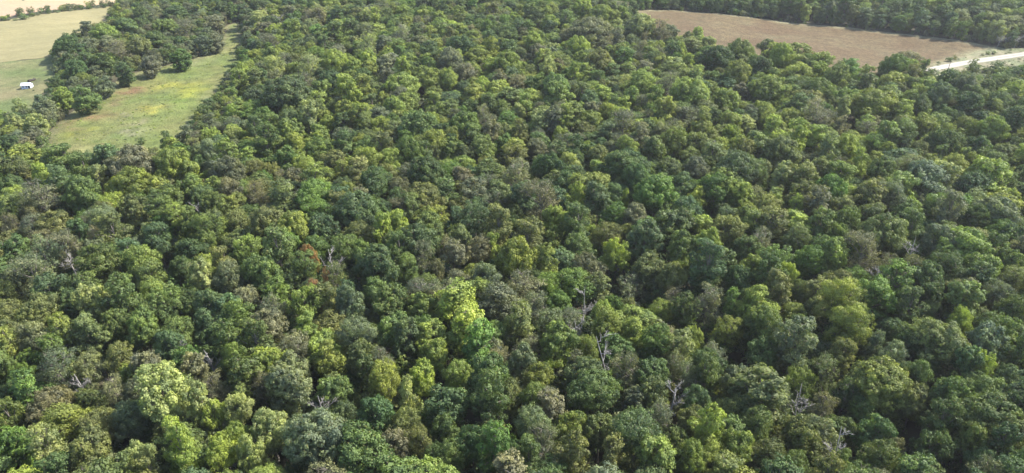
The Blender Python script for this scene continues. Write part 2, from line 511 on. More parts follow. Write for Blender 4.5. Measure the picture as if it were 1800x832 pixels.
# crown centres read off the photograph: x y width colour [shape]
TREES = """
77 309 38 Y;145 307 44 D;178 317 28 P o;188 293 38 B;104 327 45 B;23 330 45 G;74 354 60 N a;57 384 38 N;145 347 52 G;235 300 70 N r;310 300 64 L;235 330 62 L;
400 300 48 N;407 340 46 N;552 344 60 K f;377 361 48 G;468 394 56 O;515 398 56 L;569 404 50 B;421 391 44 O;276 418 48 B;336 391 46 G;98 398 52 O;188 388 62 S f;
138 415 36 D;198 411 46 O;20 401 34 N;121 435 56 N a;81 448 54 S;175 468 62 G r;249 468 62 L r;67 495 62 S;128 536 42 D;161 536 50 P r;67 549 62 O;352 492 38 P o;
431 441 52 L;488 448 54 G;555 438 48 K;555 512 24 R a;543 454 25 R w;571 490 13 R a;585 495 44 O a;464 488 60 G r;535 468 50 G;394 465 42 O;400 495 50 S f;437 529 44 N;484 546 46 N a;
535 536 62 L r;293 529 62 G r;215 525 54 G;30 300 44 O;25 365 44 G;30 450 46 G;28 500 44 S;20 550 50 O;264 495 50 G;330 530 48 D;365 545 50 B;240 370 46 O;300 350 46 G;320 470 44 D;360 410 50 G;
664 320 62 D;748 310 60 D;795 307 44 K;859 303 42 G;906 317 52 N a;1000 290 34 P r;963 293 48 D;1088 293 54 G;1152 340 76 K w;745 350 60 O r;785 347 30 N a;876 340 52 O r;701 337 44 N;613 340 40 L;
630 378 72 B;698 394 38 Y r;671 406 34 Y o;1010 354 30 Y o;953 364 66 N a;1047 354 46 B;1098 354 16 Y;1078 378 42 K;1115 384 46 N r;973 391 44 Y r;876 388 34 O;835 391 54 B f;906 398 44 D;
936 411 50 O;1017 401 50 D;1017 438 52 G;1061 415 46 O;1135 425 60 B r;1085 445 48 Y r;1182 398 60 D;738 425 66 B f;630 415 44 O;842 438 50 N r;745 452 38 N;785 435 34 N a;866 438 26 Y o;
906 455 60 L o;963 465 44 L o;852 485 52 S r;1031 475 62 N r;1138 468 52 O;1179 482 48 O;667 475 66 B r;718 472 44 G;768 475 32 N;805 535 64 Y c;966 503 48 K f;980 529 40 K;876 529 68 N r;
936 542 48 N;1064 556 42 Y r;660 516 48 G;728 520 42 N a;620 542 50 S;700 440 40 G;600 440 48 G;575 530 40 O;760 400 46 G;810 420 44 O;870 360 40 S;920 350 42 B;1120 310 48 D;1000 325 46 D;
1298 300 60 B f;1227 300 42 N r;1378 312 40 P r;1409 317 58 O r;1294 340 46 L r;1257 337 50 K;1513 290 26 Y;1550 300 48 G;1456 337 50 K;1398 371 24 Y o;1277 405 62 O r;1240 428 42 Y r;
1348 364 56 O;1435 361 46 N;1530 354 46 O;1567 351 50 S f;1627 320 66 S r;1705 334 56 B;1647 364 52 G;1755 374 66 S r;1681 293 46 L;1732 304 46 Y;1765 324 42 G;1711 388 50 D;1472 411 38 L;
1553 411 72 O f;1600 404 44 G;1700 437 74 L w;1720 472 56 L;1651 425 60 S;1462 445 54 L r;1516 448 54 N a;1422 458 48 K;1385 485 34 Y r;1348 478 46 G;1335 428 46 N a;1244 468 56 B;
1540 522 72 K r;1627 502 64 D r;1476 499 48 O;1476 536 70 L f;1368 509 44 O;1331 539 62 L;1284 536 28 K;1244 532 50 N a;1600 542 46 B;1698 516 54 N;1745 519 52 S;1772 462 46 G;1301 492 46 D;
1200 330 44 B;1180 300 44 O;1210 365 50 B;1330 300 40 G;1490 390 48 G;1590 380 42 D;1400 420 46 O;1440 400 40 G;1310 440 46 G;1780 420 44 D;1600 480 44 O a;1200 440 50 G;1560 470 40 N a;1780 550 50 G;
60 602 62 S r;111 589 46 L o;155 592 56 O r;209 572 48 G;256 582 54 G r;316 586 56 G;37 663 42 K r;101 650 64 S;209 639 54 O;266 650 44 N;293 693 88 P r;357 713 46 P o;
377 733 40 Y;421 717 48 P r;478 754 58 P r;417 767 46 Y;396 792 54 Y;444 798 48 P;293 757 44 O;323 790 58 Y;232 811 56 P;87 785 46 P o;30 788 54 K;94 720 66 N w;20 740 46 G;161 707 44 O;
175 750 66 O w;161 803 66 O r;236 740 50 S;236 690 40 N;505 687 68 S r;518 650 54 S;451 609 54 G;471 576 66 N r;538 579 54 L r;579 632 52 L r;558 765 104 S r;461 683 42 N a;340 656 48 N;
377 683 44 N a;330 633 46 K;160 650 48 S f;205 690 48 N;370 575 50 B;420 640 50 G;400 600 46 G;300 620 50 B;20 610 44 L;20 700 40 D;
627 590 62 S f;691 582 54 G r;711 600 44 B;745 579 48 G;818 588 60 Y c;836 622 54 K c;762 628 44 Y r;742 664 46 Y r;718 703 40 P o;674 680 58 L f;634 629 52 O;674 636 42 N a;866 596 46 G f;
916 572 52 O;963 569 48 S;980 604 66 L r;1064 574 50 L r;1036 616 44 L;879 635 44 N a;913 645 52 S;859 663 74 G r;782 712 74 D r;856 704 78 D r;661 740 64 D r;714 745 50 O f;610 736 44 B;
630 790 94 G r;691 786 56 N r;735 784 50 O;788 757 48 D;869 784 62 K o;795 803 54 G;950 665 44 L;1044 689 78 D w;1105 655 50 N a;1152 603 58 K r;1187 642 40 S a;1152 689 50 O;936 749 56 S f;
1007 752 52 L r;957 783 58 N a;1004 806 56 O;1118 769 84 B f;1054 763 52 O r;1155 729 46 N;1185 783 48 G;933 702 48 G f;1075 810 50 O;585 690 50 G;760 810 40 D;910 800 40 D;
1345 576 62 G f;1277 579 54 L f;1217 596 38 Y;1250 625 50 N a;1395 611 62 S o;1341 628 52 D;1489 574 64 L f;1476 621 48 O r;1537 609 28 S o;1550 667 90 L w;1651 600 82 O w;1685 565 40 Y r;
1738 604 62 S r;1728 645 42 Y;1769 662 44 B;1604 606 48 D;1240 662 42 G;1298 678 54 S r;1405 672 54 L f;1368 702 50 S a;1452 652 50 O a;1486 690 46 D a;1446 722 44 N a;1516 726 48 G;
1570 695 52 G;1607 705 52 O;1668 699 62 G;1742 727 84 G w;1708 763 58 G r;1759 780 46 D;1536 763 62 D r;1570 790 42 N r;1543 812 64 G r;1442 766 64 S r;1402 773 60 O r;1331 749 56 G r;1284 722 50 O;
1244 756 48 Y;1284 790 56 L r;1227 703 46 B;1207 663 44 S;1250 800 54 L;1345 800 56 O;1210 815 50 L r;1400 820 46 G;1480 820 40 G;1640 790 60 D;1650 745 50 D;1610 660 50 D;1790 620 40 G;1700 640 44 D;1790 720 44 D;1720 810 54 D;
708 125 26 Y;708 150 52 L;758 142 42 L;788 138 36 L;588 108 38 Y;646 108 32 Y;683 102 22 Y;479 121 34 P;425 125 30 Y;538 125 40 P a;583 146 44 D;504 167 76 B w;646 83 34 P a;892 108 44 L;
1017 83 38 Y;938 75 30 Y;1042 60 64 S f;967 42 30 Y;1025 15 30 Y;1058 27 38 L;1012 133 22 Y;962 122 30 P;808 80 46 D;754 92 36 D;850 155 26 Y;946 100 40 N;792 102 36 N;820 130 36 N;842 98 36 L;
1050 108 44 O;975 155 46 G;758 217 28 Y;733 220 60 G;817 217 52 K;667 225 36 L;692 192 40 L;546 208 34 P;408 225 30 Y;608 200 40 L;508 230 42 L;867 237 30 N;854 208 36 N;617 167 30 Y o;708 63 36 N a;
1125 45 40 P;1133 146 44 L;1228 58 26 Y;1162 55 34 N a;1119 47 40 S;1193 91 26 Y;1263 105 50 D;1298 128 46 L;1353 155 56 L;1400 85 62 L f;1349 80 34 S;1372 97 34 Y;1497 113 42 K;1578 117 40 K;
1213 167 62 L;1275 178 46 L r;1178 148 44 N;1388 210 50 L w;1438 205 56 N;1540 185 82 L w;1613 189 48 D;1481 195 30 P;1621 222 40 L;1287 237 30 Y;1699 152 44 S;1746 226 44 L;1490 262 40 Y r;
1405 228 40 L;1375 265 56 O r;1400 240 36 Y;58 207 46 P;22 207 38 P;29 179 36 P;43 262 68 L;105 158 34 Y;70 172 42 S;141 152 52 G;130 110 44 D;213 115 44 D;260 100 42 N a;314 90 42 K;353 65 38 S;
375 62 34 N a;115 70 50 D;180 48 46 L;220 40 44 G;245 20 40 D;306 16 44 D;375 30 46 N;325 45 46 N a;180 137 40 S;155 287 58 B;195 283 52 B;314 254 42 K;299 243 32 Y;407 228 32 P;370 233 44 L;
364 202 44 S;325 222 42 N;411 191 42 L;429 126 26 Y;426 267 30 K;440 258 34 K;321 288 44 L;150 75 44 S;175 95 46 G;205 80 44 N;240 70 44 O;270 60 42 G;290 40 42 G;190 70 40 N;120 95 40 B;
1765 150 40 G;1600 124 34 L;1622 127 24 G;1560 126 34 G;1700 185 46 D;1760 180 46 D;1785 210 46 D;1650 165 40 B;1590 235 46 G;1660 250 46 D;1440 160 44 G;1440 110 40 L;1470 130 40 G;1525 128 36 L;1340 120 40 D;1300 90 42 G;
74 192 34 S;58 226 32 N;60 235 40 N;20 245 40 D;70 262 30 Y;85 180 36 S;1750 290 40 G;1720 260 40 G;560 265 44 L;520 255 40 L;640 260 44 G;600 245 40 S;720 265 44 G;470 250 40 G;
270 262 44 O;250 285 44 G;310 255 44 G;350 262 44 O;385 250 40 G;225 275 40 G;288 232 34 D
"""
DEAD = """
505 332 24;347 361 22;125 457 24;590 468 44;1027 536 46;1017 575 26;1081 640 56;1402 712 50;1600 450 44;1542 482 30;306 616 26;373 620 30;572 705 26;148 664 26;1476 790 40;
492 35 22;1252 255 18;1182 700 30;728 500 26
"""
DEADLABEL = {
    (1081, 640): 'leaning bare dead tree with pale forked limbs below the middle of the wood',
    (1402, 712): 'bare whitish dead tree with a straight trunk rising before dark crowns',
    (590, 468): 'wide grey dead crown of bare branches beside the rusty orange foliage',
    (1027, 536): 'grey dead tree with dense upright twigs behind a yellow-green round crown',
    (1600, 450): 'pale grey fallen-looking dead crown beneath a large light green tree',
    (1476, 790): 'thin white dead tree standing in the darkest gap among the crowns',
}

# ------------------------------------------------------------------ open ground (outlines read off the photograph)
def densify(poly, step, jit, seed):
    r = random.Random(seed)
    out = []
    for (ax, ay), (bx, by) in zip(poly, poly[1:] + poly[:1]):
        n = max(1, int(math.hypot(bx - ax, by - ay) / step))
        for i in range(n):
            t = i / n
            out.append((ax + (bx - ax) * t + r.uniform(-jit, jit), ay + (by - ay) * t + r.uniform(-jit, jit)))
    return out
def world_poly(pts):
    return [at(p[0], p[1], p[2] if len(p) > 2 else 0.0) for p in pts]
HC = 12.0
P_MEADOW = world_poly([(422, 40), (400, 44), (389, 72), (343, 103), (288, 117), (216, 133), (195, 155), (173, 171), (137, 190), (108, 212), (84, 235), (78, 262),
                       (105, 272, 4), (165, 275, HC * .6), (231, 258, HC), (268, 238, HC), (293, 220, HC), (320, 192, HC), (332, 168, HC), (358, 152, HC), (368, 125, HC),
                       (402, 97, HC), (412, 65, HC), (424, 47, HC)])
P_HAY = world_poly([(-150, 75), (-60, 50), (10, 36), (60, 27), (120, 20), (180, 13), (230, 8), (195, 18), (168, 24, 7), (148, 42, 7), (110, 68, 5), (94, 98), (70, 103), (9, 109), (-120, 120)])
P_PASTURE = world_poly([(-120, 120.6), (9, 109.6), (70, 103.6), (92, 100), (100, 132), (122, 133), (98, 145), (84, 158, 5), (45, 172, HC), (9, 170, HC), (-140, 185, HC)])
P_FAR = world_poly([(-200, 60), (-60, 44), (10, 31), (60, 22), (120, 15.5), (180, 9.5), (225, 5), (260, -30), (100, -60), (-150, -60), (-300, 0)])
P_CROP = world_poly([(1120, 19), (1180, 18), (1280, 26), (1350, 35), (1500, 50), (1600, 61), (1700, 74), (1748, 84), (1715, 92), (1690, 102), (1650, 112), (1632, 121), (1600, 126),
                     (1560, 121, 7), (1500, 115, HC), (1450, 92, HC), (1420, 78, HC), (1330, 80, HC), (1290, 68, HC), (1230, 52, HC), (1160, 36, HC), (1110, 26, HC)])
ROAD_PX = [(1430, 172), (1500, 156), (1572, 140), (1618, 128.5), (1645, 120.5), (1700, 110.5), (1750, 103), (1800, 96), (1900, 78), (2100, 45)]
ROAD = [at(*p) for p in ROAD_PX]
P_VERGE = world_poly([(1604, 125.5), (1634, 120.4), (1652, 111.4), (1692, 101.4), (1717, 91.4), (1750, 83.4), (1775, 86), (1830, 84), (1830, 106), (1790, 122), (1740, 118), (1700, 126), (1640, 136), (1600, 137)])

def inside(x, y, poly):
    c = False
    j = len(poly) - 1
    for i in range(len(poly)):
        xi, yi = poly[i]; xj, yj = poly[j]
        if (yi > y) != (yj > y) and x < (xj - xi) * (y - yi) / (yj - yi) + xi:
            c = not c
        j = i
    return c
OPEN = [P_MEADOW, P_HAY, P_PASTURE, P_FAR, P_CROP, P_VERGE]
def bbox(p):
    return min(a for a, b in p), min(b for a, b in p), max(a for a, b in p), max(b for a, b in p)
OPEN = [(p, bbox(p)) for p in OPEN]
def is_open(x, y):
    for p, (a, b, c, d) in OPEN:
        if a <= x <= c and b <= y <= d and inside(x, y, p):
            return True
    return False

# ground sheet to the horizon
def axis(a, b, step, far, k=1.5):
    v = list(np.arange(a, b + step, step))
    s, x = step, a
    lo = []
    while x > -far:
        s *= k; x -= s; lo.append(x)
    s, x = step, v[-1]
    while x < far:
        s *= k; x += s; v.append(x)
    return lo[::-1] + v
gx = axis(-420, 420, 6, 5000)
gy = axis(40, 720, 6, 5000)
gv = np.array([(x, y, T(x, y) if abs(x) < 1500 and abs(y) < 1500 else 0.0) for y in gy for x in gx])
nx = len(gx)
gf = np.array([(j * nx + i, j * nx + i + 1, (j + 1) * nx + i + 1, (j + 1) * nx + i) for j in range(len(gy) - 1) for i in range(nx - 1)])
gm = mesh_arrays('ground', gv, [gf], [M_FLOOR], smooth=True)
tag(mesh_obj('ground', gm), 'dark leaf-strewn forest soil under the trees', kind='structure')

def rim(x, y, poly):
    return seg_dist(x, y, poly + poly[:1])
def sheet(name, poly, step, mat, colour_fn, lift, label, jit=1.2, seed=1, edge=4.0):
    b = densify(poly, edge, jit, seed)
    x0, y0, x1, y1 = bbox(b)
    pts = [Vector(p) for p in b]
    n = len(pts)
    edges = [(i, (i + 1) % n) for i in range(n)]
    r = random.Random(seed)
    x = x0
    while x < x1:
        y = y0
        while y < y1:
            p = (x + r.uniform(-.3, .3) * step, y + r.uniform(-.3, .3) * step)
            if inside(p[0], p[1], b):
                pts.append(Vector(p))
            y += step
        x += step
    vo, eo, fo, *_ = delaunay_2d_cdt(pts, edges, [], 1, .01)
    verts = np.array([(v.x, v.y, T(v.x, v.y) + lift) for v in vo])
    faces = np.array([f for f in fo if len(f) == 3])
    me = mesh_arrays(name, verts, [faces], [mat], smooth=True)
    if colour_fn:
        a = me.attributes.new('patch', 'FLOAT_COLOR', 'POINT')
        col = np.array([tuple(colour_fn(v[0], v[1])) + (1,) for v in verts], dtype=np.float32)
        a.data.foreach_set('color', col.ravel())
    o = mesh_obj(name, me)
    tag(o, label, kind='structure')
    return o

from mathutils import noise as mn
def nz(x, y, s, o=0.0):
    return mn.fractal(Vector((x / s + o, y / s - o, o)), 1.0, 2.0, 4)
def lerp3(a, b, t):
    t = min(1, max(0, t))
    return tuple(a[i] + (b[i] - a[i]) * t for i in range(3))
BLOBS = []
for (px, py, rx, ry, col, w) in [
    (228, 162, 26, 8, (.22, .10, .075), .95), (205, 178, 20, 6, (.21, .125, .085), .6), (140, 213, 34, 7, (.24, .135, .08), .85),
    (165, 205, 22, 6, (.22, .12, .08), .6), (110, 225, 20, 8, (.25, .17, .09), .5), (100, 255, 14, 8, (.24, .15, .09), .7),
    (310, 150, 34, 6, (.29, .29, .045), .95), (335, 160, 22, 8, (.30, .31, .045), .9), (280, 155, 16, 5, (.27, .27, .05), .7),
    (268, 192, 14, 5, (.33, .29, .05), .95), (150, 231, 12, 4, (.33, .31, .05), .9), (160, 228, 20, 4, (.26, .27, .06), .6),
    (320, 178, 24, 8, (.14, .22, .04), .85), (290, 168, 20, 5, (.12, .17, .045), .7), (255, 168, 22, 5, (.14, .17, .05), .6), (280, 170, 14, 3, (.05, .08, .03), .75),
    (214, 204, 8, 2.5, (.36, .32, .22), .9), (245, 214, 18, 5, (.34, .29, .19), .8), (205, 217, 14, 5, (.27, .26, .12), .7),
    (230, 237, 26, 5, (.27, .25, .17), .85), (222, 233, 16, 2.0, (.08, .10, .04), .8), (212, 224, 3, 7, (.10, .12, .05), .6), (232, 222, 36, 6, (.13, .17, .045), .6),
    (200, 243, 14, 4, (.13, .22, .05), .8), (150, 263, 30, 6, (.28, .26, .12), .8), (215, 255, 26, 6, (.13, .17, .06), .7),
    (310, 110, 44, 4, (.31, .28, .17), .9), (370, 95, 26, 10, (.28, .27, .14), .9), (405, 65, 14, 14, (.20, .23, .08), .8), (412, 45, 16, 7, (.17, .24, .07), .9),
    (240, 133, 34, 3, (.29, .26, .15), .8), (200, 155, 14, 9, (.24, .22, .11), .6), (300, 130, 46, 5, (.14, .18, .06), .8), (340, 120, 34, 4, (.16, .19, .06), .6)]:
    x, y = at(px, py)
    xr, _ = at(px + rx, py)
    _, yu = at(px, py - ry)
    BLOBS.append((x, y, abs(xr - x), abs(yu - y), col, w))
def meadow_col(x, y):
    c = lerp3((.132, .172, .050), (.174, .178, .065), .5 + nz(x, y, 22, 3) * .9)
    wx = x + nz(x, y, 9, 1) * 7
    wy = y + nz(x, y, 9, 5) * 10
    for bx, by, rx, ry, col, w in BLOBS:
        d = ((wx - bx) / rx) ** 2 + ((wy - by) / ry) ** 2
        if d < 4:
            c = lerp3(c, col, w * .72 * math.exp(-d * 1.1))
    e = rim(x, y, P_MEADOW) + 3 * nz(x, y, 6, 2)
    if e < 5: c = lerp3((.17, .165, .085), c, max(0, e) / 5)
    k = 1 + .30 * nz(x, y, 5, 9)
    return tuple(v * k * .64 for v in c)
def hay_col(x, y):
    c = lerp3((.25, .222, .112), (.22, .20, .10), .5 + nz(x, y, 40, 2))
    k = .77 * (1 + .04 * math.sin((y * .93 - x * .35) / 2.1) + .08 * nz(x, y, 8, 4))
    return tuple(v * k for v in c)
def pasture_col(x, y):
    c = lerp3((.085, .108, .040), (.145, .130, .066), .45 + nz(x, y, 26, 8) * 1.1)
    px, py, _ = project(x, y, T(x, y))
    tr = abs((px - 68) + (py - 132) * .75 - 0)       # two wheel tracks curving past the shed
    if 118 < py < 160 and abs(px - (84 - (py - 118) * .75)) < 1.6:
        c = (.085, .085, .045)
    return c
def far_col(x, y):
    return lerp3((.29, .20, .135), (.275, .215, .13), .5 + nz(x, y, 50, 6) * 1.1)
def crop_col(x, y):
    c = lerp3((.090, .063, .035), (.106, .083, .045), .5 + nz(x, y, 24, 7) * 1.0)
    e = rim(x, y, P_CROP) + 3 * nz(x, y, 7, 2)
    if e < 5: c = lerp3((.175, .165, .095), c, max(0, e) / 5)
    row = .05 * math.sin((x * .44 + y * .90) / 1.6)
    g = nz(x, y, 14, 12)
    if g > .3: c = lerp3(c, (.12, .11, .06), (g - .3) * 1.0)
    k = 1 + .22 * nz(x, y, 4, 3) + row
    return tuple(v * k for v in c)
def verge_col(x, y):
    c = lerp3((.12, .132, .072), (.165, .15, .095), .5 + nz(x, y, 9, 7) * 1.3)
    k = 1 + .3 * nz(x, y, 3, 3)
    return tuple(v * k for v in c)
meadow = sheet('meadow', P_MEADOW, 2.2, M_FIELD, meadow_col, .10, 'rough green meadow with yellow goldenrod and reddish weed patches', seed=3)
sheet('hay_field', P_HAY, 4, M_STUBBLE, hay_col, .08, 'mown straw-coloured field in the upper left', seed=4, jit=.8)
sheet('pasture', P_PASTURE, 2.5, M_FIELD, pasture_col, .12, 'short green pasture around the white shed', seed=5, jit=.6)
sheet('stubble_field', P_FAR, 8, M_STUBBLE, far_col, .08, 'pinkish stubble field beyond the hedgerow', seed=6, jit=.6)
sheet('crop_field', P_CROP, 3.5, M_CROP, crop_col, .16, 'brown ripe crop field in the upper right', seed=7, jit=.7)
sheet('grass_verge', P_VERGE, 2.0, M_FIELD, verge_col, .12, 'pale weedy grass verge beside the gravel road', seed=8, jit=.8)

# gravel road ribbon, slightly crowned
rv, rf, rcol = [], [], []
dense = []
for a, b in zip(ROAD[:-1], ROAD[1:]):
    n = max(2, int(math.hypot(b[0] - a[0], b[1] - a[1]) / 3))
    for i in range(n):
        t = i / n
        dense.append((a[0] + (b[0] - a[0]) * t, a[1] + (b[1] - a[1]) * t))
for _ in range(6):
    dense = [dense[0]] + [((dense[i - 1][0] + dense[i][0] * 2 + dense[i + 1][0]) / 4, (dense[i - 1][1] + dense[i][1] * 2 + dense[i + 1][1]) / 4)
                          for i in range(1, len(dense) - 1)] + [dense[-1]]
rr = random.Random(4)
for i, (x, y) in enumerate(dense):
    a = dense[max(0, i - 1)]; b = dense[min(len(dense) - 1, i + 1)]
    dx, dy = b[0] - a[0], b[1] - a[1]
    L = math.hypot(dx, dy)
    nxx, nyy = -dy / L, dx / L
    for k, w in enumerate((-1, -.78, -.55, -.3, 0, .3, .55, .78, 1)):
        ww = w * 2.9 + (rr.uniform(-.35, .35) if abs(w) == 1 else 0)
        X, Y = x + nxx * ww, y + nyy * ww
        rv.append((X, Y, T(X, Y) + .2 + .1 * (1 - w * w)))
        tone = {1: .20, .78: .24, .55: .33, .3: .28, 0: .22}[abs(w)] * (1 + .12 * nz(X, Y, 5, 1))
        cc_ = (tone, tone * .93, tone * .79)
        if abs(w) == 1: cc_ = lerp3(cc_, (.20, .20, .12), rr.uniform(.3, .9))
        rcol.append(cc_ + (1,))
for i in range(len(dense) - 1):
    for k in range(8):
        a = i * 9 + k
        rf.append((a, a + 1, a + 10, a + 9))
rm = mesh_arrays('gravel_road', rv, [np.array(rf)], [M_TRACK], smooth=True)
ra = rm.attributes.new('patch', 'FLOAT_COLOR', 'POINT')
ra.data.foreach_set('color', np.array(rcol, dtype=np.float32).ravel())
tag(mesh_obj('gravel_road', rm), 'pale gravel road between the brown field and the wood', kind='structure')

# ------------------------------------------------------------------ tree placement
trees = []     # dict(x, y, r, col, shape, px, py, w, read)
grid = {}
def add_tree(t):
    trees.append(t)
    grid.setdefault((int(t['x'] // 12), int(t['y'] // 12)), []).append(t)
def neighbours(x, y):
    gx_, gy_ = int(x // 12), int(y // 12)
    for i in (-1, 0, 1):
        for j in (-1, 0, 1):
            yield from grid.get((gx_ + i, gy_ + j), ())
CODE = {'o': 'oval', 'a': 'airy', 'w': 'wide', 'c': 'column', 'f': 'feather', 'r': 'round'}
def pick_shape(col, r):
    if col == 'N': return r.choice(['airy', 'airy', 'round', 'oval', 'feather'])
    if col == 'S': return r.choice(['feather', 'airy', 'round', 'round'])
    return r.choice(['round', 'round', 'round', 'oval', 'oval', 'wide', 'feather'])
pr = random.Random(21)
for rec in TREES.replace('\n', '').split(';'):
    f = rec.split()
    if len(f) < 4: continue
    px, py, w, col = float(f[0]), float(f[1]), float(f[2]), f[3]
    kd = CODE[f[4]] if len(f) > 4 else pick_shape(col, pr)
    s = SHAPES[VAR[kd][0]]
    zc = 300
    hc = 10.5
    for _ in range(3):
        x, y = at(px, py, hc)
        zc = project(x, y, T(x, y) + hc)[2]
        wm = w * zc / FPX * (1.1 if not (px < 430 and py < 290) else .86)
        sc = wm / (2.0 * s['R'])
        sz = min(1.4, max(.66, sc ** .5 * (1.2 if col in 'YP' else 1.06)))
        if col == 'R': sz = 1.0
        if kd == 'column': sz = 1.15
        hc = s['cz'] * sz + (1.5 if col == 'R' else .5)
    if sc > 1.28 and kd in ('round', 'feather', 'oval') and px != 1118:
        sc *= s['R'] / 5.6; kd = 'wide'
    if col == 'R':
        sz = 1.0
    add_tree(dict(x=x, y=y, r=wm / 2, s=sc, sz=sz, col=col, kind=kd, read=True))
for rec in DEAD.replace('\n', '').split(';'):
    px, py, w = map(float, rec.split())
    x, y = at(px, py, 9.5)
    zc = project(x, y, 9.5)[2]
    add_tree(dict(x=x, y=y, r=max(2.2, w * zc / FPX / 2), s=w * zc / FPX / 8.0, sz=1, col='X', kind='dead', read=True, key=(int(px), int(py))))

GAPS = [(1140, 545, 26), (1210, 625, 20), (1500, 785, 28), (1600, 755, 26), (1590, 470, 18), (1250, 232, 10), (1560, 440, 14), (1500, 640, 20), (1660, 660, 22),
        (775, 600, 24), (200, 610, 14), (1300, 640, 20), (905, 780, 18), (350, 640, 12), (1145, 520, 20), (530, 740, 14), (1350, 690, 16), (645, 700, 12)]
gaps = []
for px, py, w in GAPS:
    x, y = at(px, py, 5)
    gaps.append((x, y, w * project(x, y, 5)[2] / FPX))
def in_frame(x, y, z=9, m=0):
    if y < 30: return False
    px, py, zc = project(x, y, z)
    return zc > 0 and -m < px < 1800 + m and -m < py < 832 + m

PAL = 'GGGGGGGDDDBBBOOOOOLLLLLYPSSSNNKKK'
from mathutils import noise as mn
fr = random.Random(5)
read = [t for t in trees if t['kind'] != 'dead' and t['col'] != 'R']
RX = np.array([(t['x'], t['y']) for t in read])
def filler_colour(x, y):
    if fr.random() < .42:
        d = np.hypot(RX[:, 0] - x, RX[:, 1] - y)
        k = int(np.argpartition(d, 5)[fr.randrange(5)])
        if d[k] < 45:
            c = read[k]['col']
            return {'Y': 'L', 'P': 'L'}.get(c, c)
    px, py, zc = project(x, y, 9)
    c = fr.choice(PAL)
    a = mn.noise(Vector((x / 38.0, y / 38.0, 2.0))) + fr.uniform(-.25, .25)
    b = mn.noise(Vector((x / 30.0, y / 30.0, 9.0))) + fr.uniform(-.25, .25)
    if x < -70 and y > 235 and x < -(y * .42 - 10): c = fr.choice('OGSLNOGSLD')
    elif a > .28: c = fr.choice('LLLOYG')
    elif a < -.32: c = fr.choice('DGBGK')
    if b > .38: c = fr.choice('NSOS')
    if py < 20 and px > 1150 and fr.random() < .6: c = 'D'  # backlit darkness of the far right-hand trees put into their tint
    if px > 1300 and py > 500 and fr.random() < .35: c = fr.choice('DDGG')
    return c
def region_ok(x, y):
    # forest footprint: the picture's cone plus a margin (wider to the right, whence shadows fall)
    if y < 52 or y > 640: return False
    lim = 60 + y * .80
    return -lim < x < lim + 12
cand = 0
for k in range(60000):
    y = 50 + 590 * math.sqrt(fr.random()) if fr.random() < .8 else fr.uniform(50, 640)
    x = fr.uniform(-(60 + y * .8), 72 + y * .8)
    if not region_ok(x, y) or is_open(x, y): continue
    rm_ = max(2.4, min(6.4, fr.gauss(4.15, .95)))
    if x < -70 and y > 235 and x < -(y * .42 - 10): rm_ *= .72
    ok = True
    for t in neighbours(x, y):
        m = ((.84 if t['col'] in 'YPR' or t['kind'] == 'dead' else .66) if t['read'] else .60) * (rm_ + t['r'])
        if (t['x'] - x) ** 2 + (t['y'] - y) ** 2 < m * m:
            ok = False; break
    if not ok: continue
    if any((x - a) ** 2 + (y - b) ** 2 < (c + rm_ * .5) ** 2 for a, b, c in gaps): continue
    if seg_dist(x, y, ROAD) < 5.5: continue
    # keep field edges from being overhung
    if any(is_open(x + dx, y + dy) for dx, dy in ((rm_ * .7, 0), (-rm_ * .7, 0), (0, rm_ * .7), (0, -rm_ * .7))): continue
    px, py, zc = project(x, y, 9)
    if px > 1600 and 84 < py < 150: continue
    if px < 205 and py < 45: continue
    if px > 1690 and 70 < py < 150: continue
    col = filler_colour(x, y)
    kd = pick_shape(col, fr)
    s = SHAPES[VAR[kd][0]]
    sc = rm_ / (1.0 * s['R'])
    add_tree(dict(x=x, y=y, r=rm_, s=sc, sz=min(1.1, max(.6, sc ** .5)) * fr.uniform(.74, 1.06), col=col, kind=kd, read=False))

# wood behind and beside the camera's place is left out: nothing of it is in view

def near_open(x, y, d):
    return is_open(x + d, y) or is_open(x - d, y) or is_open(x, y + d) or is_open(x, y - d)
for t in trees:
    if t['x'] < -70 and t['y'] > 235 and t['x'] < -(t['y'] * .42 - 10): t['sz'] *= .8
    if t['kind'] not in ('dead', 'column') and t['col'] != 'R' and near_open(t['x'], t['y'], 9):
        r0 = SHAPES[VAR[t['kind']][0]]['R']
        t['s'] *= r0 / 4.2
        t['kind'] = 'edge'
        t['sz'] = min(1.25, t['sz'] * 1.12)
# ------------------------------------------------------------------ which trees are built one by one
for t in trees:
    t['z'] = T(t['x'], t['y'])
    s = SHAPES[VAR[t['kind']][0]] if t['kind'] != 'dead' else None
    hc = (s['cz'] * t['sz']) if s else 9
    t['px'], t['py'], t['zc'] = project(t['x'], t['y'], t['z'] + hc)
    t['size'] = t['r'] / t['zc']
    # share of the crown that lies inside the frame
    t['vis'] = 0 < t['px'] < 1800 and -5 < t['py'] < 832 + 30
living = [t for t in trees if t['kind'] != 'dead']
inview = sorted([t for t in living if t['vis'] and t['zc'] > 10], key=lambda t: -t['size'] * (1.0))
rust = [t for t in living if t['col'] == 'R']
solo = [t for t in inview if t['col'] != 'R'][:300 - len(rust)] + rust
solo_ids = set(id(t) for t in solo)

